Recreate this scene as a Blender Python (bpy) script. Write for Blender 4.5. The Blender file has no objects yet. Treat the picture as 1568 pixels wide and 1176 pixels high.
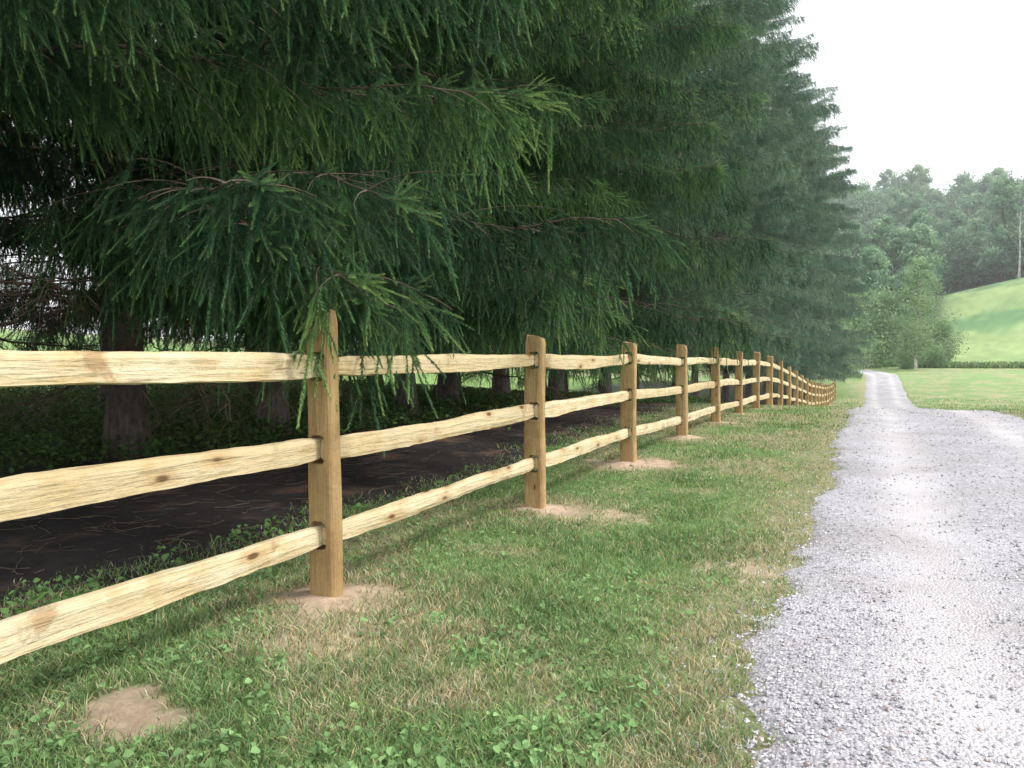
import bpy, math, numpy as np, bmesh
from mathutils import Matrix, Vector
rng=np.random.default_rng(7)
S=bpy.context.scene
COL=S.collection
# ---------------------------------------------------------------- helpers
def vnoise(x,y,seed=0):
    x=np.asarray(x,float);y=np.asarray(y,float)
    xi=np.floor(x).astype(np.int64);yi=np.floor(y).astype(np.int64)
    fx=x-xi;fy=y-yi;fx=fx*fx*(3-2*fx);fy=fy*fy*(3-2*fy)
    def h(a,b):
        n=(a*374761393+b*668265263+seed*974634777)&0xffffffff
        n=((n^(n>>13))*1274126177)&0xffffffff
        n=((n^(n>>15))*2246822519)&0xffffffff
        return ((n^(n>>16))&0xffff)/65535.0
    return (h(xi,yi)*(1-fx)+h(xi+1,yi)*fx)*(1-fy)+(h(xi,yi+1)*(1-fx)+h(xi+1,yi+1)*fx)*fy
def fbm(x,y,seed=0,o=4):
    r=0;a=.5;t=0
    for i in range(o):
        r=r+a*vnoise(x*2**i,y*2**i,seed+i);t+=a;a*=.5
    return r/t
def ss(a,b,x):
    t=np.clip((x-a)/(b-a),0,1);return t*t*(3-2*t)
def mk(name,V,F,mats,midx=None,attrs=None,colors=None,smooth=False,parent=None,link=True):
    V=np.asarray(V,np.float32);F=np.asarray(F,np.int32)
    me=bpy.data.meshes.new(name);k=F.shape[1]
    me.vertices.add(len(V));me.vertices.foreach_set('co',V.ravel())
    me.loops.add(F.size);me.loops.foreach_set('vertex_index',F.ravel())
    me.polygons.add(len(F));me.polygons.foreach_set('loop_start',np.arange(0,F.size,k,dtype=np.int32))
    for m in mats: me.materials.append(m)
    if midx is not None: me.polygons.foreach_set('material_index',np.asarray(midx,np.int32))
    me.polygons.foreach_set('use_smooth',np.full(len(F),smooth,bool))
    if attrs:
        for n,a in attrs.items():
            at=me.attributes.new(n,'FLOAT','POINT');at.data.foreach_set('value',np.asarray(a,np.float32))
    if colors is not None:
        at=me.attributes.new('tone','FLOAT_COLOR','POINT')
        c=np.ones((len(V),4),np.float32);c[:,:3]=colors;at.data.foreach_set('color',c.ravel())
    me.update(calc_edges=True)
    if not link: return me
    ob=bpy.data.objects.new(name,me);COL.objects.link(ob)
    if parent: ob.parent=parent
    return ob
def empty(name,loc=(0,0,0)):
    o=bpy.data.objects.new(name,None);o.location=loc;o.empty_display_size=.3;COL.objects.link(o);return o
def inst(name,me,parent,M):
    o=bpy.data.objects.new(name,me);COL.objects.link(o);o.parent=parent;o.matrix_local=M;return o
def nrm(v): return v/(np.linalg.norm(v,axis=-1,keepdims=True)+1e-9)
def tube(P,R,n=3):
    P=np.asarray(P,float);R=np.asarray(R,float);m=len(P)
    T=nrm(np.gradient(P,axis=0));up=np.array([0,0,1.0]) if abs(T[0][2])<.9 else np.array([1.0,0,0])
    A=nrm(np.cross(T,up));B=np.cross(T,A)
    th=np.arange(n)*2*math.pi/n
    V=P[:,None]+R[:,None,None]*(np.cos(th)[None,:,None]*A[:,None]+np.sin(th)[None,:,None]*B[:,None])
    V=V.reshape(-1,3);F=[]
    for i in range(m-1):
        for j in range(n):
            a=i*n+j;b=i*n+(j+1)%n;c=a+n;d=b+n
            F+= [(a,b,d),(a,d,c)]
    return V,np.array(F)
class Acc:
    def __init__(s): s.V=[];s.F=[];s.M=[];s.T=[];s.n=0
    def add(s,V,F,m=0,t=None):
        s.V.append(V);s.F.append(F+s.n);s.n+=len(V);s.M.append(np.full(len(F),m))
        s.T.append(np.zeros(len(V)) if t is None else np.broadcast_to(t,(len(V),)))
    def out(s): return np.concatenate(s.V),np.concatenate(s.F),np.concatenate(s.M),np.concatenate(s.T)
# ---------------------------------------------------------------- materials
def newmat(name):
    m=bpy.data.materials.new(name);m.use_nodes=True;nt=m.node_tree
    b=nt.nodes['Principled BSDF'];b.inputs['Roughness'].default_value=.8
    b.inputs['Specular IOR Level'].default_value=.25
    return m,nt,b
def N(nt,t,**k):
    n=nt.nodes.new(t)
    for a,v in k.items(): setattr(n,a,v)
    return n
def ramp(nt,fac,stops):
    r=nt.nodes.new('ShaderNodeValToRGB');e=r.color_ramp.elements
    while len(e)<len(stops): e.new(.5)
    for i,(p,c) in enumerate(stops): e[i].position=p;e[i].color=(*c,1)
    nt.links.new(fac,r.inputs[0]);return r.outputs[0]
def noise(nt,vec,scale,detail=4,rough=.55):
    n=nt.nodes.new('ShaderNodeTexNoise');n.inputs['Scale'].default_value=scale
    n.inputs['Detail'].default_value=detail;n.inputs['Roughness'].default_value=rough
    if vec is not None: nt.links.new(vec,n.inputs['Vector'])
    return n.outputs['Fac']
def mix(nt,a,b,fac,mode='MIX'):
    m=nt.nodes.new('ShaderNodeMix');m.data_type='RGBA';m.blend_type=mode
    for s,v in ((m.inputs[0],fac),(m.inputs[6],a),(m.inputs[7],b)):
        if isinstance(v,(int,float)): s.default_value=v
        elif isinstance(v,tuple): s.default_value=(*v,1)
        else: nt.links.new(v,s)
    return m.outputs[2]
def math_(nt,op,a,b=0.):
    m=nt.nodes.new('ShaderNodeMath');m.operation=op
    for s,v in ((m.inputs[0],a),(m.inputs[1],b)):
        if isinstance(v,(int,float)): s.default_value=v
        else: nt.links.new(v,s)
    return m.outputs[0]
def ss_node(nt,v,a,b_):
    n=nt.nodes.new('ShaderNodeMapRange');n.interpolation_type='SMOOTHSTEP'
    n.inputs[1].default_value=a;n.inputs[2].default_value=b_
    nt.links.new(v,n.inputs[0]);return n.outputs[0]
def bump(nt,b,h,st,dist=.01):
    n=nt.nodes.new('ShaderNodeBump');n.inputs['Strength'].default_value=st;n.inputs['Distance'].default_value=dist
    nt.links.new(h,n.inputs['Height']);nt.links.new(n.outputs[0],b.inputs['Normal'])
def pos(nt): return nt.nodes.new('ShaderNodeNewGeometry').outputs['Position']
def addtrans(nt,b,c,trans):
    t=nt.nodes.new('ShaderNodeBsdfTranslucent');nt.links.new(c,t.inputs[0])
    mx=nt.nodes.new('ShaderNodeMixShader');mx.inputs[0].default_value=trans
    nt.links.new(b.outputs[0],mx.inputs[1]);nt.links.new(t.outputs[0],mx.inputs[2])
    nt.links.new(mx.outputs[0],nt.nodes['Material Output'].inputs[0])
def needle_mat(name,stops,trans=.15,haze_stops=None):
    m,nt,b=newmat(name);b.inputs['Roughness'].default_value=.55
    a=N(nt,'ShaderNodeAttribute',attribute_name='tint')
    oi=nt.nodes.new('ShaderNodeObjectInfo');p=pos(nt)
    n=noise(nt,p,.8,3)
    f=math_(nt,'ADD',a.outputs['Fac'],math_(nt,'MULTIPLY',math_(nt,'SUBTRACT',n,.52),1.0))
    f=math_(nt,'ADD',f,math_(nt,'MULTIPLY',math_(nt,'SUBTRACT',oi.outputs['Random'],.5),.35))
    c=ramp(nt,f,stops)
    if haze_stops:   # distance haze painted into the needles: paler and bluer along world Y
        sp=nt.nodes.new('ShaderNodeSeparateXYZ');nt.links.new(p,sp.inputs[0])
        c2=ramp(nt,f,haze_stops)
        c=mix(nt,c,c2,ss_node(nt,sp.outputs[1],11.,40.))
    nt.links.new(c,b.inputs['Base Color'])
    addtrans(nt,b,c,trans)
    return m
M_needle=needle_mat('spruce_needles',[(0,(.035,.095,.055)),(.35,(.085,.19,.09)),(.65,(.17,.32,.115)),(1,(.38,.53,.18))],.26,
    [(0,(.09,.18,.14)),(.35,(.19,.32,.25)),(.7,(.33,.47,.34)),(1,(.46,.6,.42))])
M_leaf=needle_mat('leaves',[(0,(.14,.23,.11)),(.5,(.26,.39,.2)),(1,(.43,.54,.3))],.35)
M_leaf_far=needle_mat('forest_leaves',[(0,(.12,.22,.14)),(.5,(.22,.37,.22)),(1,(.38,.52,.3))],.35)  # distance haze is built into these pale, low-contrast leaf colours
M_twig,nt,b=newmat('twig_bark');nt.links.new(ramp(nt,noise(nt,pos(nt),9),[(.3,(.07,.05,.04)),(.7,(.2,.155,.12))]),b.inputs['Base Color'])
M_shoot,nt,b=newmat('green_shoot');nt.links.new(ramp(nt,noise(nt,pos(nt),9),[(.3,(.10,.10,.05)),(.7,(.28,.17,.09))]),b.inputs['Base Color'])
M_bark,nt,b=newmat('spruce_bark')
tc=N(nt,'ShaderNodeTexCoord');mp=N(nt,'ShaderNodeMapping');mp.inputs['Scale'].default_value=(9,9,2.5);nt.links.new(tc.outputs['Object'],mp.inputs[0])
n1=noise(nt,mp.outputs[0],2.2,6,.7);nt.links.new(ramp(nt,n1,[(.3,(.07,.055,.05)),(.7,(.26,.21,.19))]),b.inputs['Base Color']);bump(nt,b,n1,1,.04)
def tone_mat(name,sc,lo,hi,bs=0,bd=.02,trans=0):
    m,nt,b=newmat(name);b.inputs['Roughness'].default_value=.9
    a=N(nt,'ShaderNodeAttribute',attribute_name='tone')
    n=noise(nt,pos(nt),sc,8,.7)
    c=mix(nt,a.outputs['Color'],ramp(nt,n,[(.25,(lo,)*3),(.75,(hi,)*3)]),1.,'MULTIPLY')
    nt.links.new(c,b.inputs['Base Color'])
    if bs: bump(nt,b,n,bs,bd)
    if trans: addtrans(nt,b,c,trans)
    return m
M_ground=tone_mat('soil_and_turf',14,.6,1.35,.8,.03)
M_grass=tone_mat('grass_blades',3,.8,1.2,0,0,.3)
M_stone=tone_mat('limestone_gravel',60,.9,1.1)
M_road,nt,b=newmat('gravel_road_surface');b.inputs['Roughness'].default_value=.95
p=pos(nt)
vo=N(nt,'ShaderNodeTexVoronoi');vo.inputs['Scale'].default_value=70;nt.links.new(p,vo.inputs['Vector'])
vc=nt.nodes.new('ShaderNodeSeparateColor');nt.links.new(vo.outputs['Color'],vc.inputs[0])
c1=ramp(nt,vc.outputs[0],[(0,(.31,.30,.33)),(.45,(.50,.49,.525)),(1,(.67,.66,.70))])
c2=ramp(nt,noise(nt,p,.9,5),[(.35,(.82,.80,.79)),(.65,(1.06,1.06,1.08))])
a=N(nt,'ShaderNodeAttribute',attribute_name='track')
c3=mix(nt,c1,(.68,.66,.68),math_(nt,'MULTIPLY',a.outputs['Fac'],.8))
c4=mix(nt,c3,c2,1.,'MULTIPLY')
nt.links.new(c4,b.inputs['Base Color'])
bump(nt,b,vo.outputs['Distance'],.9,-.010)
def wood(name,axis,cols,knot=.09,dark=0.):
    m,nt,b=newmat(name);b.inputs['Roughness'].default_value=.75
    tc=N(nt,'ShaderNodeTexCoord');oi=nt.nodes.new('ShaderNodeObjectInfo')
    add=N(nt,'ShaderNodeVectorMath');add.operation='ADD';nt.links.new(tc.outputs['Object'],add.inputs[0])
    cmb=nt.nodes.new('ShaderNodeCombineXYZ')
    for i in range(3): nt.links.new(math_(nt,'MULTIPLY',oi.outputs['Random'],37.+i*11),cmb.inputs[i])
    nt.links.new(cmb.outputs[0],add.inputs[1])
    sc=[30,30,30];sc[axis]=1.8
    mp=N(nt,'ShaderNodeMapping');mp.inputs['Scale'].default_value=sc;nt.links.new(add.outputs[0],mp.inputs[0])
    nn=nt.nodes.new('ShaderNodeTexNoise');nn.inputs['Scale'].default_value=1;nn.inputs['Detail'].default_value=7;nn.inputs['Roughness'].default_value=.6;nn.inputs['Distortion'].default_value=.5
    nt.links.new(mp.outputs[0],nn.inputs['Vector']);g=nn.outputs['Fac']
    base=ramp(nt,g,[(.2,cols[0]),(.40,cols[1]),(.75,cols[2])])
    blot=noise(nt,add.outputs[0],3.1,6,.65)
    base=mix(nt,base,cols[3],math_(nt,'MULTIPLY',ss_node(nt,blot,.46,.66),.7))
    base=mix(nt,base,cols[0],math_(nt,'MULTIPLY',ss_node(nt,oi.outputs['Random'],.4,1.),.5))
    sc3=[60,60,60];sc3[axis]=5
    mp3=N(nt,'ShaderNodeMapping');mp3.inputs['Scale'].default_value=sc3;nt.links.new(add.outputs[0],mp3.inputs[0])
    fi=noise(nt,mp3.outputs[0],1,3,.5)
    base=mix(nt,base,(.2,.12,.06),math_(nt,'MULTIPLY',ss_node(nt,fi,.64,.75),.55))
    bk=noise(nt,add.outputs[0],2.1,7,.7)
    base=mix(nt,base,(.28,.15,.07),math_(nt,'MULTIPLY',ss_node(nt,bk,.58,.64),.5+dark))
    sc2=[7,7,7];sc2[axis]=2.6
    mp2=N(nt,'ShaderNodeMapping');mp2.inputs['Scale'].default_value=sc2;nt.links.new(add.outputs[0],mp2.inputs[0])
    vo=N(nt,'ShaderNodeTexVoronoi');vo.inputs['Scale'].default_value=1.;nt.links.new(mp2.outputs[0],vo.inputs['Vector'])
    k=math_(nt,'SUBTRACT',1.,ss_node(nt,vo.outputs['Distance'],knot*.5,knot+.02))
    halo=math_(nt,'SUBTRACT',1.,ss_node(nt,vo.outputs['Distance'],knot,knot+.22))
    base=mix(nt,base,(.42,.25,.1),math_(nt,'MULTIPLY',halo,.5))
    base=mix(nt,base,(.11,.05,.02),math_(nt,'MULTIPLY',k,.9))
    nt.links.new(base,b.inputs['Base Color'])
    hh=math_(nt,'ADD',math_(nt,'ADD',g,math_(nt,'MULTIPLY',blot,2.2)),math_(nt,'MULTIPLY',fi,-.6))
    bump(nt,b,hh,.9,.016)
    return m
M_rail=wood('split_pine_rail',1,[(.50,.37,.19),(.65,.54,.34),(.74,.67,.49),(.57,.41,.2)],.125)
M_post=wood('treated_pine_post',2,[(.29,.18,.075),(.45,.30,.135),(.57,.42,.22),(.32,.2,.09)],.09,-.25)
# ---------------------------------------------------------------- terrain
yk=[-600,-30,0,3,6,9,12,15,18,21,24,30,40,50,58,65,80,95,108,130,700]
hk=[-.5,-.1,0,.02,-.07,0,.07,.09,.06,0,-.13,-.5,-1.25,-1.75,-2.0,-2.1,-1.5,-.5,0,.5,.5]
_yy=np.arange(-620,720,.5);_hh=np.interp(_yy,yk,hk);_k=np.exp(-(np.arange(-6,7)/2.5)**2);_k/=_k.sum()
_hs=np.convolve(np.pad(_hh,6,'edge'),_k,'valid')
FX=-2.67
def H(x,y,micro=True):
    x=np.asarray(x,float);y=np.asarray(y,float)
    h=np.interp(y,_yy,_hs)
    h=h+.07*np.clip(-x-24,0,170)*(1-.45*ss(60,150,y))
    hx=ss(-130,-55,x)
    h=h+ss(118,204,y)*20*(.72+.28*ss(5,40,x))*hx
    h=h+ss(196,380,y)*(31+13*ss(40,0,x)+4*np.sin(x*.05+1.2)+3*np.sin(x*.011))*hx
    h=h+ss(-.3,-.0,x-3.1)*.05
    if micro:
        off=1-ss(-.9,-.45,x)*ss(3.4,3.0,x)*(y<96)
        near=ss(60,25,np.abs(y))
        h=h+off*near*(.08*(fbm(x*.8,y*.8,3)-.5)+.035*(fbm(x*5,y*5,9,2)-.5))
        ypost=3.23+2.86*np.round((y-3.23)/2.86)
        d=np.sqrt((x-FX)**2+(y-ypost)**2)+.16*(fbm(x*7,y*7,22)-.5)
        h=h+.035*ss(.32,.05,d)*(y<70)
    return h
def sp_(x,y,a,b_,r): return ss(r*1.4,r*.35,np.hypot(x-a,(y-b_)*1.1)+1.3*r*(fbm(x*7,y*7,5)-.5)*2)
def dirt(x,y):
    ypost=3.23+2.86*np.round((y-3.23)/2.86);k=np.round((y-3.23)/2.86)
    d=np.sqrt(((x-FX-.08)*.9)**2+((y-ypost)*1.05)**2)+.7*(fbm(x*4,y*4,21)-.5)+.08*np.sin(k*2.3)
    d=ss(.56,.08,d)*(y<65)
    return np.maximum.reduce([d,sp_(x,y,-2.45,1.82,.24)*.95,sp_(x,y,-1.92,6.1,.24)*.75,sp_(x,y,-.62,4.9,.3)*.7,sp_(x,y,-2.2,2.75,.3)*.5])
def edgeX(y): return -.40+.2*(fbm(y*.8,y*0+3,31)-.5)*2+.14*(fbm(y*4,y*0+9,32,3)-.5)*2
def dry(x,y):
    f=fbm(x*.9+4,y*.7,41)*.55+fbm(x*3.5,y*3.5,47)*.45
    d=ss(.44,.65,f)
    d=np.maximum(d,ss(.85,.1,np.abs(x-edgeX(y)))*.9*(.5+fbm(x*3,y*3,8)))
    d=np.maximum(d,ss(1.1,.3,np.hypot(x-FX-.1,y-(3.23+2.86*np.round((y-3.23)/2.86))))*(y<60)*.9)
    return np.clip(d,0,1)
def treeB(y): return -3.7-.055*np.clip(y-4,0,14)+.45*(fbm(y*1.3,y*0,51)-.5)*2
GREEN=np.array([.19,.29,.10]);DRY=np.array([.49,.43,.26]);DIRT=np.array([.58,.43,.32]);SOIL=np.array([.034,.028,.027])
def lawncol(x,y):
    d=dry(x,y)[...,None]
    g=GREEN*(.8+.5*fbm(x*2,y*2,77))[...,None]
    far=ss(12,45,y)[...,None]
    g=g*(1-far)+np.array([.28,.42,.16])*far*(.85+.35*fbm(x*.15,y*.1,78))[...,None]
    return g*(1-.75*d)+DRY*.75*d*(.8+.3*far)
def groundcol(x,y):
    c=lawncol(x,y)*.85
    t=dirt(x,y)[...,None];c=c*(1-t)+DIRT*(1-.25*ss(.7,.3,np.hypot(x+2.45,y-1.82)))[...,None]*t
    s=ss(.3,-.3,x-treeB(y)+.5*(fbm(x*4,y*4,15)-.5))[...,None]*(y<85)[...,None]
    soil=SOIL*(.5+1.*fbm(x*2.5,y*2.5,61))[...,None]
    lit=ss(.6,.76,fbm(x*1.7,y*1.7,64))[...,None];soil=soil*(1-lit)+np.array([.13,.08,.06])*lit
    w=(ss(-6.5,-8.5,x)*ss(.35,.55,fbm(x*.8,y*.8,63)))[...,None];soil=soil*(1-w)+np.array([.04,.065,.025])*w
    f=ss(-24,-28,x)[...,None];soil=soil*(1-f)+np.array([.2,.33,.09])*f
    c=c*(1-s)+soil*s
    md=ss(112,122,y+3*fbm(x*.1,y*0,3))[...,None]
    pat=(fbm(x*.035,y*.05,81)*.7+.3*fbm(x*.25,y*.3,83))[...,None]
    mcol=np.array([.31,.42,.17])*(1-ss(.42,.58,pat))+np.array([.14,.27,.11])*ss(.42,.58,pat)
    mcol=mcol*(.7+.6*fbm(x*.9,y*.9,85))[...,None]
    c=c*(1-md)+mcol*md
    fo=(np.maximum(ss(200,206,y),ss(128,134,y)*ss(2,-2,x-.075*y))*ss(-90,-70,x))[...,None]
    return c*(1-fo)+np.array([.06,.09,.06])*fo
def grow(a,b,st,g,mx):
    r=[a];s=st
    while r[-1]<b: r.append(r[-1]+s);s=min(s*g,mx)
    return np.array(r)
xs=np.concatenate([-grow(8,620,.1,1.08,25)[::-1],np.arange(-7.94,4,.06),grow(4,620,.08,1.05,12)])
ys=np.concatenate([-grow(0,600,.1,1.12,30)[::-1],np.arange(.06,14,.06),grow(14,110,.08,1.012,.9),grow(111,600,1,1.03,12)])
X,Y=np.meshgrid(xs,ys);Z=H(X,Y)
nx,ny=len(xs),len(ys)
I=np.arange(nx*ny).reshape(ny,nx)
F=np.stack([I[:-1,:-1],I[:-1,1:],I[1:,1:],I[1:,:-1]],-1).reshape(-1,4)
V=np.stack([X,Y,Z],-1).reshape(-1,3)
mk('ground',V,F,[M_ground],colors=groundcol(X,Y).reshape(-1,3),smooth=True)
# road
def roadC(y): return 1.22-np.where(y>92,(np.clip(y,92,200)-92)**2*.018,0)
ry=np.concatenate([-grow(0,40,.2,1.1,2)[::-1],np.arange(.06,14,.06),grow(14,128,.1,1.01,.6)])
nu=44;U=np.linspace(-1,1,nu)
YY=ry[:,None]+0*U[None];L=edgeX(ry)-1.22;R=1.66+.2*(fbm(ry*.8,ry*0,35)-.5)*2
XX=np.where(U[None]<0,-U[None]*L[:,None],U[None]*R[:,None])
XX=roadC(ry)[:,None]+XX
ZZ=H(XX,YY,False)+.022+.02*(1-U[None]**2)-.02*np.exp(-((np.abs(XX-roadC(YY))-.8)/.3)**2)+.012*(fbm(XX*3,YY*3,90)-.5)-.03*(np.abs(U[None])>.999)
tr=np.exp(-((np.abs(XX-roadC(YY))-.82)/.3)**2)*(.5+fbm(XX*1.5,YY*.5,91))*.9
I=np.arange(len(ry)*nu).reshape(-1,nu)
F=np.stack([I[:-1,:-1],I[:-1,1:],I[1:,1:],I[1:,:-1]],-1).reshape(-1,4)
mk('gravel_road',np.stack([XX,YY,ZZ],-1).reshape(-1,3),F,[M_road],attrs={'track':tr.ravel()},smooth=True)
def roadZ(x,y):
    u=(x-1.22)/1.65
    return H(x,y,False)+.022+.02*(1-np.clip(u*u,0,1))-.02*np.exp(-((np.abs(x-1.22)-.8)/.3)**2)
n=160000
r=np.exp(rng.uniform(np.log(1.2),np.log(26),n));th=np.radians(rng.uniform(-60,80,n))
x=r*np.sin(th);y=r*np.cos(th)
keep=(x>edgeX(y)-.5*rng.random(n)**2.5)&(x<3.1)&(y>.2);x,y,r=x[keep],y[keep],r[keep];n=len(x)
tk=np.exp(-((np.abs(x-1.22)-.82)/.28)**2);keep=rng.random(n)>tk*.7;x,y,r=x[keep],y[keep],r[keep];n=len(x)
oct_=np.array([[1,0,0],[-1,0,0],[0,1,0],[0,-1,0],[0,0,1],[0,0,-1]],float)
of=np.array([[0,2,4],[2,1,4],[1,3,4],[3,0,4],[2,0,5],[1,2,5],[3,1,5],[0,3,5]])
sz=(.0030+.0075*rng.random(n)**2.2)*(1+r*.05)
V=oct_[None]*sz[:,None,None]*rng.uniform(.6,1.35,(n,6,1))+rng.normal(0,.25,(n,6,3))*sz[:,None,None]
V[:,:,2]*=.72
zz=np.where(x>edgeX(y),roadZ(x,y),H(x,y))+sz*.28
V+=np.stack([x,y,zz],-1)[:,None]
F=(of[None]+6*np.arange(n)[:,None,None]).reshape(-1,3)
cc=(.32+.42*rng.random(n))[:,None]*np.array([1,.985,1.045])
brn=rng.random(n)<.06;cc[brn]*=np.array([.7,.57,.5]);cc=np.repeat(cc,6,0)
mk('gravel_stones',V.reshape(-1,3),F,[M_stone],colors=cc)
# ---------------------------------------------------------------- grass
def blades(name,x,y,hgt,wid,col,bend=.5):
    n=len(x);z=H(x,y)-.004
    a=rng.uniform(0,2*math.pi,n);d=np.stack([np.cos(a),np.sin(a),0*a],-1);b2=rng.uniform(0,2*math.pi,n)
    l=np.stack([np.cos(b2),np.sin(b2),0*a],-1)*(hgt*bend*rng.uniform(.2,1.8,n))[:,None]
    P=np.stack([x,y,z],-1);w=d*wid[:,None]*.5;up=np.array([0,0,1.])*hgt[:,None]
    V=np.stack([P-w,P+w,P+w*.8+up*.6+l*.35,P-w*.8+up*.6+l*.35,P+up+l],1)
    i=5*np.arange(n)[:,None]
    F=np.concatenate([i+[0,1,2],i+[0,2,3],i+[3,2,4]])
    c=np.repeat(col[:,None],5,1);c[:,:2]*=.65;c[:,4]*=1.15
    return mk(name,V.reshape(-1,3),F,[M_grass],colors=c.reshape(-1,3))
n=700000
r=np.exp(rng.uniform(np.log(1.6),np.log(70),n));th=np.radians(rng.uniform(-75,22,n))
x=r*np.sin(th);y=r*np.cos(th)
dd=dry(x,y);dt=dirt(x,y)
left=(x<edgeX(y)-.02+.55*(fbm(x*6,y*6,14)-.42))&(x>treeB(y)-.8*rng.random(n)**2)
right=(x>2.95)&(y<110)
ok=(left|right)&(y>.2)&(rng.random(n)>dt*1.12)&(rng.random(n)>ss(.6,.0,edgeX(y)-x)*.5*(x<0))&(rng.random(n)<.45+fbm(x*5,y*5,19)*1.)
x,y,r,dd=x[ok],y[ok],r[ok],dd[ok];n=len(x)
isdry=rng.random(n)<(.16+.56*dd)
lush=ss(.45,.65,fbm(x*1.1+9,y*1.1,99))
col=np.where(isdry[:,None],np.array([.64,.56,.37]),np.array([.27,.42,.165])*(1-.2*lush)[:,None])*rng.uniform(.6,1.3,(n,1))
col=col*(1+.3*(rng.random((n,1))-.5)*np.array([1,0,-1]))
hg=(.018+.035*rng.random(n)**1.5)*(.6+.9*fbm(x*2,y*2,71)+.5*lush)*(1+.006*r)
hg=np.where(isdry,hg*.8,hg)
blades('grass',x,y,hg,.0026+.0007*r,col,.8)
n=9000;x=rng.uniform(4,90,n);y=rng.uniform(111,119,n)
blades('meadow_grass_fringe',x,y,rng.uniform(.3,.9,n),np.full(n,.25),np.array([.22,.31,.13])*rng.uniform(.6,1.3,(n,1)))
def leaves(name,x,y,z,size,col,up=.8):
    n=len(x)
    nn=nrm(np.stack([rng.normal(0,1,n)*(1-up),rng.normal(0,1,n)*(1-up),np.full(n,up)],-1)+1e-3)
    a=rng.uniform(0,2*math.pi,n);t=np.stack([np.cos(a),np.sin(a),0*a],-1)
    t=nrm(t-nn*(t*nn).sum(-1,keepdims=True));s=np.cross(nn,t)
    sh=np.array([[0,0],[.35,.32],[.7,.36],[1,0],[.7,-.36],[.35,-.32]])
    V=np.stack([x,y,z],-1)[:,None]+size[:,None,None]*(sh[None,:,0,None]*t[:,None]+sh[None,:,1,None]*s[:,None])
    V[:,1:3]+=nn[:,None]*size[:,None,None]*.1;V[:,4:6]+=nn[:,None]*size[:,None,None]*.1
    V[:,3]-=np.array([0,0,1])*size[:,None]*.15
    i=6*np.arange(n)[:,None]
    F=np.concatenate([i+[0,1,2],i+[0,2,3],i+[0,3,4],i+[0,4,5]])
    return mk(name,V.reshape(-1,3),F,[M_grass],colors=np.repeat(col,6,0))
n=2600
r=np.exp(rng.uniform(np.log(1.8),np.log(10),n));th=np.radians(rng.uniform(-75,0,n))
cx=r*np.sin(th);cy=r*np.cos(th)
ok=(cx<edgeX(cy)-.35)&(cx>treeB(cy)-.4)&(fbm(cx*1.6,cy*1.6,55)+.1*(cx<-2.2)>.48)&(dirt(cx,cy)<.3)
cx,cy=cx[ok],cy[ok];k=7;spd=np.repeat(rng.uniform(.02,.07,len(cx)),k);szc=np.repeat(rng.uniform(.5,1.5,len(cx)),k)
x=np.repeat(cx,k)+rng.normal(0,1,len(cx)*k)*spd;y=np.repeat(cy,k)+rng.normal(0,1,len(cx)*k)*spd
z=H(x,y)+rng.uniform(.01,.045,len(x))
leaves('clover_weeds',x,y,z,rng.uniform(.013,.034,len(x))*szc,np.array([.25,.42,.17])*rng.uniform(.55,1.3,(len(x),1)),.66)
n=14000
cx=rng.uniform(-24,-5.5,n);cy=rng.uniform(1,34,n)
ok=(fbm(cx*.6,cy*.6,56)+.3*ss(-7,-9.5,cx)>.64);cx,cy=cx[ok],cy[ok];k=9
x=np.repeat(cx,k)+rng.normal(0,.14,len(cx)*k);y=np.repeat(cy,k)+rng.normal(0,.14,len(cx)*k)
z=H(x,y)+rng.uniform(.03,.32,len(x))*(1+ss(-10,-20,x))
leaves('undergrowth',x,y,z,rng.uniform(.04,.1,len(x)),np.array([.10,.18,.055])*rng.uniform(.5,1.4,(len(x),1)),.6)
n=50;cx=np.concatenate([rng.normal(-3.7,.14,34),rng.normal(-3.9,.3,16)]);cy=np.concatenate([rng.uniform(2.2,7,34),rng.uniform(1.2,12,16)])
k=16;x=np.repeat(cx,k)+rng.normal(0,.06,n*k);y=np.repeat(cy,k)+rng.normal(0,.06,n*k);z=H(x,y)+rng.uniform(.02,.18,n*k)
leaves('fence_weeds',x,y,z,rng.uniform(.02,.055,n*k),np.array([.17,.32,.1])*rng.uniform(.6,1.3,(n*k,1)),.6)
A=Acc()
for i in range(2200):
    px=rng.uniform(-9,-3.4);py=rng.uniform(1.2,20);a=rng.uniform(0,6.28);l=rng.uniform(.06,.35)
    t=np.linspace(0,1,4)[:,None];P=np.array([px,py,0])+t*l*np.array([math.cos(a),math.sin(a),0])+rng.normal(0,.012,(4,3))
    P[:,2]=H(P[:,0],P[:,1])+.006+abs(rng.normal(0,.012))
    v,f=tube(P,np.full(4,rng.uniform(.0012,.004)));A.add(v,f)
V,F,M,T=A.out();mk('twig_litter',V,F,[M_twig])
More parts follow.
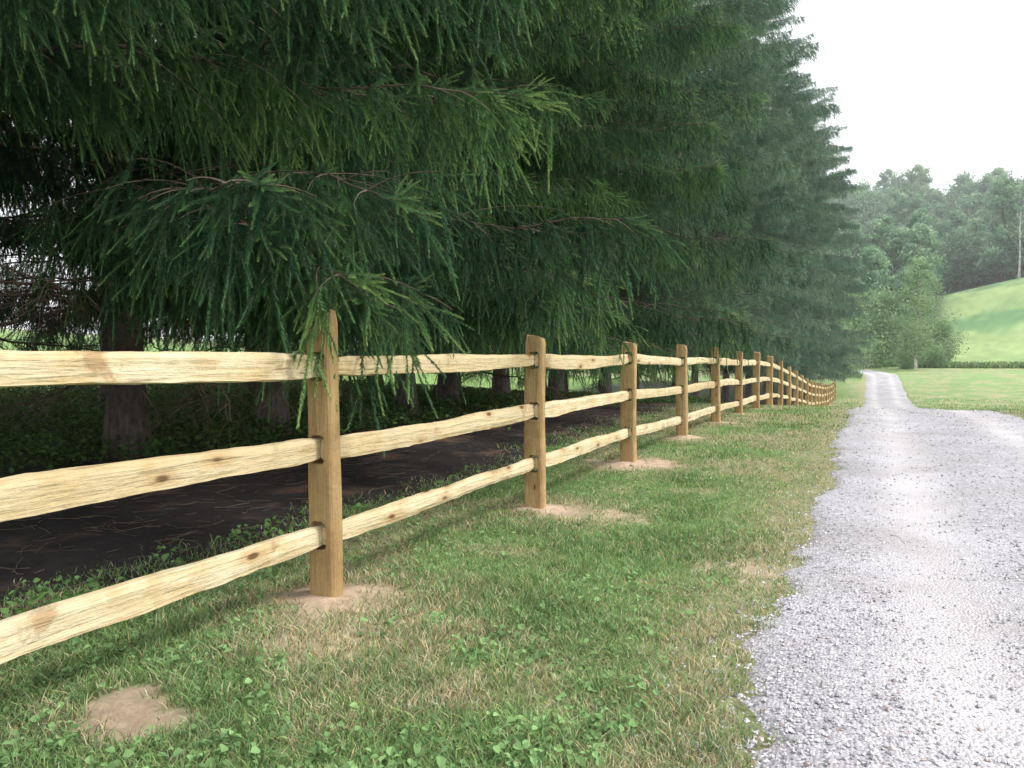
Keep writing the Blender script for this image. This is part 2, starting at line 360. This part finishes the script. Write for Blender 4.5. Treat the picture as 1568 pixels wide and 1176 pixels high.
# ---------------------------------------------------------------- fence
fence=empty('split_rail_fence',(FX,0,0))
def railH(y): 
    return np.interp(y,[0,3.2,6.1,9,11.8,14.7,17.5,20.4,24,70],[1.25,1.255,1.34,1.31,1.2,1.18,1.15,1.2,1.25,1.25])
GR=[0,-.445,-.91]
def make_post(y,idx):
    g=float(H(FX,y,False));h=[1.545,1.55,1.5,1.45,1.43,1.4][idx] if 0<=idx<6 else 1.45+.05*rng.random()
    hx,hy=.083+.006*rng.normal(),.056+.005*rng.normal()
    rad=.03;sec=[]
    for (sx,sy,c0) in ((1,1,0),(-1,1,90),(-1,-1,180),(1,-1,270)):
        for a in (0,30,60,90):
            aa=math.radians(c0+a);rr=rad*(1 if sx>0 else .6)
            sec.append((sx*(hx-rr)+rr*math.cos(aa),sy*(hy-rr)+rr*math.sin(aa)))
    sec=np.array(sec);m=len(sec);zs=np.linspace(-.2,h,30);V=[]
    ph=rng.uniform(0,50)
    for z in zs:
        s=sec*(1+.06*(vnoise(z*2.3+ph,np.arange(m)*.5,4)-.5)[:,None]*2)*(1.05-.04*z/h)
        if z>h-.03: s=s*.87
        V.append(np.column_stack([s+np.array([.012*math.sin(z*2+ph),.007*math.cos(z*3+ph)]),np.full(m,z)]))
    V=np.concatenate(V);V[-m:,2]+=.02*np.cos(np.arange(m)*2*math.pi/m+ph)
    top=len(V);V=np.vstack([V,[[0,0,h+.008],[0,0,-.2]]])
    F=[]
    for i in range(len(zs)-1):
        for j in range(m):
            a=i*m+j;b_=i*m+(j+1)%m;F+=[(a,b_,b_+m),(a,b_+m,a+m)]
    o=(len(zs)-1)*m
    for j in range(m): F+=[(o+j,o+(j+1)%m,top),((j+1)%m,j,top+1)]
    ob=mk('post',V,F,[M_post]);ob.location=(0,y,g);ob.parent=fence
    if idx>12: return ob
    A=Acc()
    for d in GR:
        zc=railH(y)+d;n=14;t=np.arange(n)*2*math.pi/n
        ex=.05*np.sign(np.cos(t))*np.abs(np.cos(t))**.4;ez=.078*np.sign(np.sin(t))*np.abs(np.sin(t))**.4+zc
        v=np.vstack([np.column_stack([ex,0*t-.3,ez]),np.column_stack([ex,0*t+.3,ez]),[[0,-.3,zc],[0,.3,zc]]]);f=[]
        for j in range(n):
            k=(j+1)%n;f+=[(j,k,n+k),(j,n+k,n+j),(k,j,2*n),(n+j,n+k,2*n+1)]
        A.add(v,np.array(f))
    V2,F2,_,_=A.out();cut=mk('cut',V2,F2,[M_post]);cut.location=(FX,y,g)
    for o in (cut,ob):
        bm=bmesh.new();bm.from_mesh(o.data);bmesh.ops.recalc_face_normals(bm,faces=bm.faces);bm.to_mesh(o.data);bm.free()
    bpy.context.view_layer.update()
    md=ob.modifiers.new('b','BOOLEAN');md.operation='DIFFERENCE';md.object=cut;md.solver='EXACT'
    dg=bpy.context.evaluated_depsgraph_get();dg.update()
    me=bpy.data.meshes.new_from_object(ob.evaluated_get(dg))
    ob.modifiers.clear();ob.data=me;bpy.data.objects.remove(cut)
    return ob
def make_rail(y0,y1,d,idx):
    y0_=y0-.035;y1_=y1+.035;n=70;t=np.linspace(0,1,n);y=y0_+(y1_-y0_)*t
    g0=float(H(FX,y0,False))+railH(y0)+d;g1=float(H(FX,y1,False))+railH(y1)+d
    zc=g0+(g1-g0)*t+.014*np.sin(math.pi*t)*rng.normal()+.009*(fbm(y*1.2,y*0+d*9,int(rng.integers(99)))-.5)*2
    xc=.020-.040*t+.012*np.sin(math.pi*t)*rng.normal()
    endt=np.minimum(ss(0,.1,t),ss(1,.9,t))
    hh=(.050+.013*endt)*(1+.16*(fbm(y*1.1,y*0,int(rng.integers(99)),2)-.5)*2)*rng.uniform(.9,1.08)
    ww=(.022+.018*endt)*rng.uniform(.85,1.15)
    sec=[(1.0,-.9),(1.0,-.2),(.95,.55),(.6,.97),(-.2,1.0),(-.8,.7),(-1,-.1),(-.6,-.85),(.3,-1.0)]
    if rng.random()<.4: sec=[(.85,-.95),(1.0,-.45),(.85,.35),(.5,.97),(-.1,1.0),(-.7,.6),(-1,.1),(-.8,-.7),(.1,-1.05)]
    sec=np.array(sec);m=len(sec);V=np.zeros((n,m,3));s0=int(rng.integers(999))
    for j in range(m):
        jit=(fbm(y*2.,y*0+j*3.3,s0,3)-.5)+.4*(vnoise(y*14,y*0+j*5.1,s0+7)-.5)
        V[:,j,0]=xc+sec[j,0]*ww*(1+.3*jit);V[:,j,1]=y-y0;V[:,j,2]=zc+sec[j,1]*hh*(1+.22*jit)
    V=V.reshape(-1,3);F=[]
    for i in range(n-1):
        for j in range(m):
            a=i*m+j;b_=i*m+(j+1)%m;F+=[(a,b_,b_+m),(a,b_+m,a+m)]
    V=np.vstack([V,V[:m].mean(0),V[-m:].mean(0)]);q=len(V)
    F+=[((j+1)%m,j,q-2) for j in range(m)]+[((n-1)*m+j,(n-1)*m+(j+1)%m,q-1) for j in range(m)]
    ob=mk('rail',V,F,[M_rail]);ob.location=(0,y0,0);ob.parent=fence
posts=[(k,3.23+2.86*k) for k in range(-2,24)]
for k,y in posts: make_post(y,k)
for (k,a),(k2,b_) in zip(posts[:-1],posts[1:]):
    for d in GR: make_rail(a,b_,d,k)
# ---------------------------------------------------------------- spruce
def sprig(L,sp,nl,nw,side=7,tr=.0014):
    Vs=[];Fs=[];Ms=[];Ts=[];n0=0
    shoots=[]
    def path(p0,d0,l,pull,m=6):
        P=[np.array(p0,float)];d=np.array(d0,float)
        for i in range(m-1):
            d=nrm(d+np.array([0,0,-1])*pull+rng.normal(0,.04,3));P.append(P[-1]+d*l/(m-1))
        return np.array(P)
    main=path((0,0,0),(rng.normal(0,.1),rng.normal(0,.1),-1),L,.03,7);shoots.append((main,L))
    ph=rng.uniform(0,6.28)
    for i in range(side):
        t=.1+.6*(i+rng.uniform(-.2,.2))/side;k=min(max(t,0),.99)*6;a=int(k);p=main[a]*(1-k+a)+main[a+1]*(k-a)
        az=ph+(i%2)*math.pi+rng.normal(0,.5);an=rng.uniform(.5,.95)
        l=L*(1-t)*rng.uniform(.35,.65)+.06
        shoots.append((path(p,(math.cos(az)*math.sin(an),math.sin(az)*math.sin(an),-math.cos(an)),l,.2,5),l))
    for P,l in shoots:
        M=max(6,int(l/sp));t=np.sort(rng.uniform(0,1,M));m=len(P);k=np.clip(t*(m-1),0,m-1.001);a=k.astype(int)
        pp=P[a]*(1-(k-a))[:,None]+P[a+1]*(k-a)[:,None];tt=nrm(P[a+1]-P[a])
        rr=nrm(np.cross(tt,rng.normal(0,1,(M,3))));an=rng.uniform(.75,1.2,M)*(1-.5*t**2)
        d=tt*np.cos(an)[:,None]+rr*np.sin(an)[:,None];w=nrm(np.cross(d,tt))*nw*.5
        V=np.stack([pp-w,pp+w,pp+d*(nl*rng.uniform(.8,1.1,M)*(1-.35*t**3))[:,None]],1).reshape(-1,3)
        F=np.arange(3*M).reshape(-1,3)
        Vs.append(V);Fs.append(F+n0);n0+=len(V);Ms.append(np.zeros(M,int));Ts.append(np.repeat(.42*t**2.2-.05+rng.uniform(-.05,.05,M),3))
        v,f=tube(P,np.linspace(tr,tr*.5,m));Vs.append(v);Fs.append(f+n0);n0+=len(v);Ms.append(np.full(len(f),2));Ts.append(np.zeros(len(v)))
    return np.concatenate(Vs),np.concatenate(Fs),np.concatenate(Ms),np.concatenate(Ts)
def orient(d):
    z=-nrm(d);u=rng.normal(0,1,3);x=nrm(np.cross(u,z));y=np.cross(z,x);return np.stack([x,y,z],1)
TIPS={}
def bough(name,hi,L=6.0):
    sp=[sprig(rng.uniform(.42,.66),.0011,.028,.005,3,.0018) if hi else sprig(rng.uniform(.42,.66),.0088,.05,.019,3,.002) for _ in range(8)]
    A=Acc();m=14;x=np.linspace(0,L,m);sw=rng.normal(0,.015)
    a=rng.uniform(-.02,.1);Zl=a*x-.036*x*x+.0016*x**3*.9
    P=np.column_stack([x,sw*x*x,Zl]);P[1:-1]+=rng.normal(0,.05,(m-2,3))
    v,f=tube(P,np.linspace(.032,.004,m),5);A.add(v,f,1)
    def put(p,d,s,t):
        V,F,M,T=sp[int(rng.integers(8))];R=orient(d)
        A.V.append(V@R.T*s+p);A.F.append(F+A.n);A.n+=len(V);A.M.append(M);A.T.append(T+t)
    pos_=1.2
    while pos_<L-.05:
        k=pos_/L*(m-1);q=int(k);p=P[q]*(1-k+q)+P[min(q+1,m-1)]*(k-q);tg=nrm(P[min(q+1,m-1)]-P[q])
        for sgn in (1,-1):
            ln=min(.3+.42*(L-pos_),1.3,.45+.6*pos_)*rng.uniform(.5,1.15)
            an=rng.uniform(.65,1.15);d=nrm(np.array([math.cos(an),sgn*math.sin(an),rng.normal(.05,.18)]))
            mm=6;Q=[p];dd=d
            for _ in range(mm-1): dd=nrm(dd+np.array([.05,0,-.12]));Q.append(Q[-1]+dd*ln/(mm-1))
            Q=np.array(Q);v,f=tube(Q,np.linspace(.0055,.0018,mm),3);A.add(v,f,1)
            ns=max(2,int(ln/.2))
            for s in range(ns):
                u=(s+.7*rng.random()+.2)/ns;kk=min(u,.999)*(mm-1);qq=int(kk);pp=Q[qq]*(1-kk+qq)+Q[qq+1]*(kk-qq)
                g=rng.uniform(2.,7.);dr=nrm(dd+np.array([0,0,-g])+rng.normal(0,.22,3))
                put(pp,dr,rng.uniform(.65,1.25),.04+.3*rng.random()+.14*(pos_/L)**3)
            put(Q[-1]-dd*.08,nrm(dd+np.array([0,0,-.7])),rng.uniform(.5,.8),.42)
            if rng.random()<.5: put(Q[2],nrm(dd*1.2+np.array([0,0,-.5])+rng.normal(0,.25,3)),rng.uniform(.4,.7),.35)
        put(p,nrm(tg*1.5+np.array([0,0,-.3])+rng.normal(0,.35,3)),rng.uniform(.45,.8),.3)
        if rng.random()<.8: put(p,nrm(tg*.4+np.array([0,0,-1.3])+rng.normal(0,.2,3)),rng.uniform(.8,1.5),.2)
        pos_+=rng.uniform(.2,.3)
    for _ in range(3): put(P[-1]-tg*.1,nrm(tg+rng.normal(0,.3,3)),rng.uniform(.45,.7),.6)
    V,F,M,T=A.out()
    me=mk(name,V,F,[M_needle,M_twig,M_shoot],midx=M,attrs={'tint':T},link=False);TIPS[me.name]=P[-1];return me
def bare(name,L=4.):
    A=Acc();m=9;x=np.linspace(0,L,m);P=np.column_stack([x,.03*x*rng.normal(),-.02*x*x]);P[1:]+=rng.normal(0,.04,(m-1,3))
    v,f=tube(P,np.linspace(.028,.004,m),5);A.add(v,f)
    for i in range(34):
        t=rng.uniform(.1,.98);k=t*(m-1);q=int(k);p=P[q]*(1-k+q)+P[q+1]*(k-q)
        s=rng.choice([-1,1]);an=rng.uniform(.6,1.3);d=np.array([math.cos(an),s*math.sin(an),rng.normal(-.1,.25)]);ln=rng.uniform(.3,1.3)*(1.1-t*.6)
        Q=p+np.linspace(0,1,6)[:,None]*d*ln+np.cumsum(rng.normal(0,.018,(6,3)),0);Q[0]=p;Q[:,2]-=.15*np.linspace(0,1,6)**2*ln
        v,f=tube(Q,np.linspace(.007,.0018,6));A.add(v,f)
        for j in range(7):
            a=int(rng.integers(1,6));d2=nrm(rng.normal(0,1,3)*[1,1,.6]+[0,0,-.9]+d*.5);l2=rng.uniform(.1,.5)
            W=Q[a]+np.linspace(0,1,4)[:,None]*d2*l2+np.cumsum(rng.normal(0,.012,(4,3)),0)
            v,f=tube(W,np.linspace(.0028,.0012,4));A.add(v,f)
    V,F,M,T=A.out();return mk(name,V,F,[M_twig],link=False)
HI=[bough('bough_near',True) for _ in range(4)]
LO=[bough('bough_far',False) for _ in range(5)]
BARE=[bare('dead_limb') for _ in range(3)]
def trunk_mesh(h,r0):
    m=18;z=np.linspace(-.3,h,m);r=r0*(1-z/h*.93)+.12*np.exp(-(z+.3)/.35)
    P=np.column_stack([.06*np.sin(z*.5+r0*50),.06*np.cos(z*.4+r0*30),z]);v,f=tube(P,r,12);return mk('trunk',v,f,[M_bark],link=False,smooth=True)
def radius(z,h):
    return np.interp(z/h,[0,.1,.3,.5,.7,.85,.95,1],[6.0,6.3,6.2,6.0,5.5,4.3,2.3,.3])
def bmat(z,a,pitch,s,sy,sz,roll=None): return Matrix.Translation((0,0,z))@Matrix.Rotation(a,4,'Z')@Matrix.Rotation(-pitch,4,'Y')@Matrix.Rotation(rng.normal(0,.15) if roll is None else roll,4,'X')@Matrix.Diagonal((s,sy,sz,1))
row1=[(-9.3+rng.normal(0,.25)+.9*ss(24,40,y)+1.6*ss(45,80,y),y,1) for y in [-1.6,2.7,7.0,9.7,13.7,16.3,18.9,23.3,27.8,32,36.3,40.6,45,49.3,53.6,58,62.5,67,72,77,82]]
row2=[(-15.5+rng.normal(0,.6),y,2) for y in [1.5,6.5,11.5,16.5,22.5,28.5,34.5,41]]
for tx,ty,row in row1+row2:
    near=ty<21 and row==1
    h=rng.uniform(23,26)+(3.0 if ty>26 else 0)
    gz=float(H(tx,ty,False))
    tr=empty('spruce_tree',(tx,ty,gz))
    inst('trunk',trunk_mesh(h,rng.uniform(.19,.25)),tr,Matrix())
    z=2.5+.2*rng.random();z+=.4 if ty<3 and row==1 else 0;z-=.2 if row==2 else 0
    az=rng.uniform(0,6.28);wid=rng.uniform(.94,1.06)*(.85 if row==2 else 1)
    while z<h-.6:
        az+=2.399+rng.normal(0,.2);a=(az+math.pi)%(2*math.pi)-math.pi
        R=radius(z,h)*wid*rng.uniform(.78,1.14)
        if near and z<7 and abs(a)<1.0: R*=rng.uniform(1.0,1.12)
        z_=z+.35 if (near and z<7 and abs(a)>1.3) else z
        s=max(R/6.0,.16);pitch=np.interp(z/h,[0,.15,.6,1],[-.0,.0,.16,.55])+rng.normal(0,.1)
        if z<3.3: pitch=max(pitch,-.05)
        if ty==7.0 and z<3.6 and a<-.62: pitch=max(pitch,.04)
        far_side=abs(a)>2.0
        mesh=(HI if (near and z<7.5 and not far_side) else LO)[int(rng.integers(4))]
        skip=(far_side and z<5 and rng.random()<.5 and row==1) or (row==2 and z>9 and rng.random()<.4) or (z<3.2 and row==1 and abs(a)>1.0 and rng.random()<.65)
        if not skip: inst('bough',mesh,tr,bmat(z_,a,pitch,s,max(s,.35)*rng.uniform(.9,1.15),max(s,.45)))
        dz=np.interp(z/h,[0,.3,1],[.12,.25,.23])*(1.5 if row==2 else 1);z+=dz*rng.uniform(.8,1.2)
    extra={7.0:[(3.1,-.56,-.03,1.28),(3.7,-.5,-.04,1.3),(4.3,-.3,.0,1.25)],
           9.7:[(2.6,-.12,-.05,1.1),(2.75,-.45,-.05,1.14),(2.9,-.3,-.03,1.16)],
           2.7:[(3.9,.12,.02,1.2),(4.5,-.02,.03,1.25),(5.0,.3,.0,1.2),(3.7,.35,.0,1.15)],
           13.7:[(2.6,-.1,-.04,1.08),(2.7,-.5,-.04,1.08)],16.3:[(2.6,-.2,-.04,1.05)]}.get(ty,[]) if row==1 else []
    for (zz,aa,pp,s) in extra: inst('bough',HI[int(rng.integers(4))],tr,bmat(zz,aa,pp,s,1.05,1.1))
    if ty==7.0:   # low boughs whose tips drape over the fence by a post
        for mi,(qx,qy,qz,z0) in enumerate([(-2.42,3.20,1.72,2.9),(-2.62,3.62,1.62,2.8),(-2.9,3.05,1.95,3.1),(-2.75,4.3,1.75,2.8)]):
            me=HI[mi%4];tip=TIPS[me.name];dx,dy=qx-tx,qy-ty;dist=math.hypot(dx,dy);s=dist/math.hypot(tip[0],0)
            a=math.atan2(dy,dx)-math.atan2(tip[1]*1.05,tip[0]*s);p_=math.asin((qz-gz-z0-1.1*tip[2])/dist)
            inst('bough',me,tr,bmat(z0,a,p_,s,1.05,1.1,0.))
    if ty<36 and row==1:
        for i in range(20):
            M=Matrix.Translation((0,0,rng.uniform(1.1,3.6)))@Matrix.Rotation(rng.uniform(0,6.28),4,'Z')@Matrix.Rotation(rng.normal(.0,.1),4,'Y')@Matrix.Scale(rng.uniform(.6,1.15),4)
            inst('dead_limb',BARE[int(rng.integers(3))],tr,M)
# ---------------------------------------------------------------- deciduous trees
M_pale,nt,b=newmat('birch_bark');nt.links.new(ramp(nt,noise(nt,pos(nt),3),[(.35,(.3,.28,.25)),(.6,(.6,.58,.54))]),b.inputs['Base Color'])
def crown(name,h,w,nlobes,nleaf,ls,base=.2,pale=False,mat=None):
    A=Acc();z=np.linspace(-.3,h*.9,9);P=np.column_stack([.02*h*np.sin(z*.3),.015*h*np.cos(z*.4),z])
    v,f=tube(P,np.linspace(h*.014,h*.003,9),6);A.add(v,f,1)
    cs=[]
    for i in range(nlobes):
        u=base+(1-base)*(i+.5)/nlobes;rr=w*.5*math.sin(math.pi*min(.98,(u-base)/(1-base)*.8+.17))**.7
        a=i*2.4+rng.normal(0,.5);q=rng.uniform(.25,1.);c=np.array([math.cos(a)*rr*q,math.sin(a)*rr*q,h*u*.95]);cs.append((c,rng.uniform(.16,.34)*w*(.55+.45*math.sin(math.pi*min(1,u)))))
        b0=P[int(min(7,u*7))];v,f=tube(np.array([b0,(b0+c)/2+[0,0,-.1],c]),np.array([h*.005,h*.0035,h*.0015]),3);A.add(v,f,1)
    li=rng.integers(0,nlobes,nleaf);C=np.array([c for c,_ in cs])[li];R=np.array([r_ for _,r_ in cs])[li]
    d=nrm(rng.normal(0,1,(nleaf,3)));p=C+d*(R*rng.uniform(.4,1.25,nleaf))[:,None]*[1,1,.8]
    nn=nrm(d+rng.normal(0,.6,(nleaf,3)));t=nrm(np.cross(nn,rng.normal(0,1,(nleaf,3))));s=np.cross(nn,t)
    sz=(ls*rng.uniform(.5,1.3,nleaf))[:,None]
    V=np.stack([p-t*sz,p+s*sz*.6,p+t*sz,p-s*sz*.6],1).reshape(-1,3);i=4*np.arange(nleaf)[:,None]
    F=np.concatenate([i+[0,1,2],i+[0,2,3]])
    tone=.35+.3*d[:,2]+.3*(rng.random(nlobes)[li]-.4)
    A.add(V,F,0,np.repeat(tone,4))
    V,F,M,T=A.out();return mk(name,V,F,[mat or M_leaf,M_pale if pale else M_twig],midx=M,attrs={'tint':T},link=False)
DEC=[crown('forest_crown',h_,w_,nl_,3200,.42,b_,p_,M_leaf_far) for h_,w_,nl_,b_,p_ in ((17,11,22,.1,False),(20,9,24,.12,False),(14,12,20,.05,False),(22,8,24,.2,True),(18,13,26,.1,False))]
forest=empty('distant_forest',(0,200,0))
cnt=0;yv=136.
while yv<370:
    st=5.8+ (yv-136)*.012
    xv=-60-(yv-136)*.15+rng.uniform(0,6)
    while xv<110+(yv-136)*.2:
        x=xv+rng.normal(0,1.9);y=yv+rng.normal(0,1.9)
        if (y>207 or x<.075*y-3):
            s=rng.uniform(.5,1.15)*(.8 if y<160 else 1)
            M=Matrix.Translation((x,y-200,float(H(x,y,False))-.5))@Matrix.Rotation(rng.uniform(0,6.28),4,'Z')@Matrix.Diagonal((s*rng.uniform(.85,1.2),s*rng.uniform(.85,1.2),s*rng.uniform(.85,1.15),1))
            inst('forest_tree',DEC[int(rng.integers(5))],forest,M);cnt+=1
        xv+=st*1.05
    yv+=st
def place(name,me,x,y,s=1,sx=1):
    e=empty(name,(x,y,float(H(x,y,False))));inst('crown',me,e,Matrix.Rotation(rng.uniform(0,6),4,'Z')@Matrix.Diagonal((s*sx,s*sx,s,1)))
BI=crown('birch',14,5.5,30,5200,.16,.12,True)
SH=[crown('bush',9,9,30,8000,.17,.02,True),crown('bush',7,8,26,7000,.17,.02)]
place('birch_tree',BI,5.2,104,1.0)
place('willow_tree',SH[0],1.8,118,1.15,.9)
place('willow_tree',SH[1],-4,112,1.5,1)
place('willow_tree',SH[0],8.5,120,.7,1)
place('leafy_shrub',SH[1],4.2,108,.45,1)
place('leafy_shrub',SH[1],7.5,112,.4,1)
place('leafy_shrub',SH[0],-2.8,92,.6,1)
A=Acc();P=np.array([[0,0,-.5],[.1,0,5],[0,.1,11],[.15,0,15]]);v,f=tube(P,[.28,.22,.15,.05],7);A.add(v,f)
for i in range(7):
    z=6+i*1.2;a=i*2.4;v,f=tube(np.array([[0.05,0.05,z],[math.cos(a)*1,math.sin(a)*1,z+.8],[math.cos(a)*1.7,math.sin(a)*1.7,z+1.8]]),[.08,.05,.02],4);A.add(v,f)
V,F,M,T=A.out();o=mk('dead_tree',V,F,[M_pale]);o.location=(30,203,float(H(30,203,False)))
# ---------------------------------------------------------------- thin valley haze (a real volume)
bpy.ops.mesh.primitive_cube_add(size=1);o=bpy.context.object;o.name='valley_mist'
o.scale=(420,420,130);o.location=(0,14+210,40)
m=bpy.data.materials.new('mist');m.use_nodes=True;nt=m.node_tree;nt.nodes.clear()
v=nt.nodes.new('ShaderNodeVolumeScatter');v.inputs['Density'].default_value=.0008;v.inputs['Color'].default_value=(.95,.98,1,1);v.inputs['Anisotropy'].default_value=.3
out=nt.nodes.new('ShaderNodeOutputMaterial');nt.links.new(v.outputs[0],out.inputs['Volume']);o.data.materials.append(m)
# ---------------------------------------------------------------- light
w=bpy.data.worlds.new('World');S.world=w;w.use_nodes=True;nt=w.node_tree
bg=nt.nodes['Background'];sk=nt.nodes.new('ShaderNodeTexSky');sk.sky_type='NISHITA';sk.sun_disc=False
sk.sun_elevation=math.radians(48);sk.sun_rotation=math.radians(75);sk.dust_density=3
c=mix(nt,sk.outputs[0],(12.8,13.1,13.5),.88)
nt.links.new(c,bg.inputs[0]);bg.inputs[1].default_value=.135
sd=bpy.data.lights.new('sun','SUN');sd.energy=2.9;sd.angle=math.radians(14);sd.color=(1,.95,.86)
so=bpy.data.objects.new('sun',sd);COL.objects.link(so)
el=math.radians(48);az=math.radians(75)
dv=Vector((math.sin(az)*math.cos(el),math.cos(az)*math.cos(el),math.sin(el)))
so.rotation_euler=dv.to_track_quat('Z','Y').to_euler()
cam=bpy.data.cameras.new('camera');co=bpy.data.objects.new('camera',cam);COL.objects.link(co)
cam.sensor_width=36;cam.lens=36*1150/1568;cam.clip_end=3000;cam.clip_start=.05
co.location=(0,0,1.3);co.rotation_euler=(math.radians(90-1.9),0,math.radians(25.5));S.camera=co
S.view_settings.view_transform='Standard';S.view_settings.look='None';S.view_settings.exposure=0
print('forest',cnt,'objs',len(bpy.data.objects))
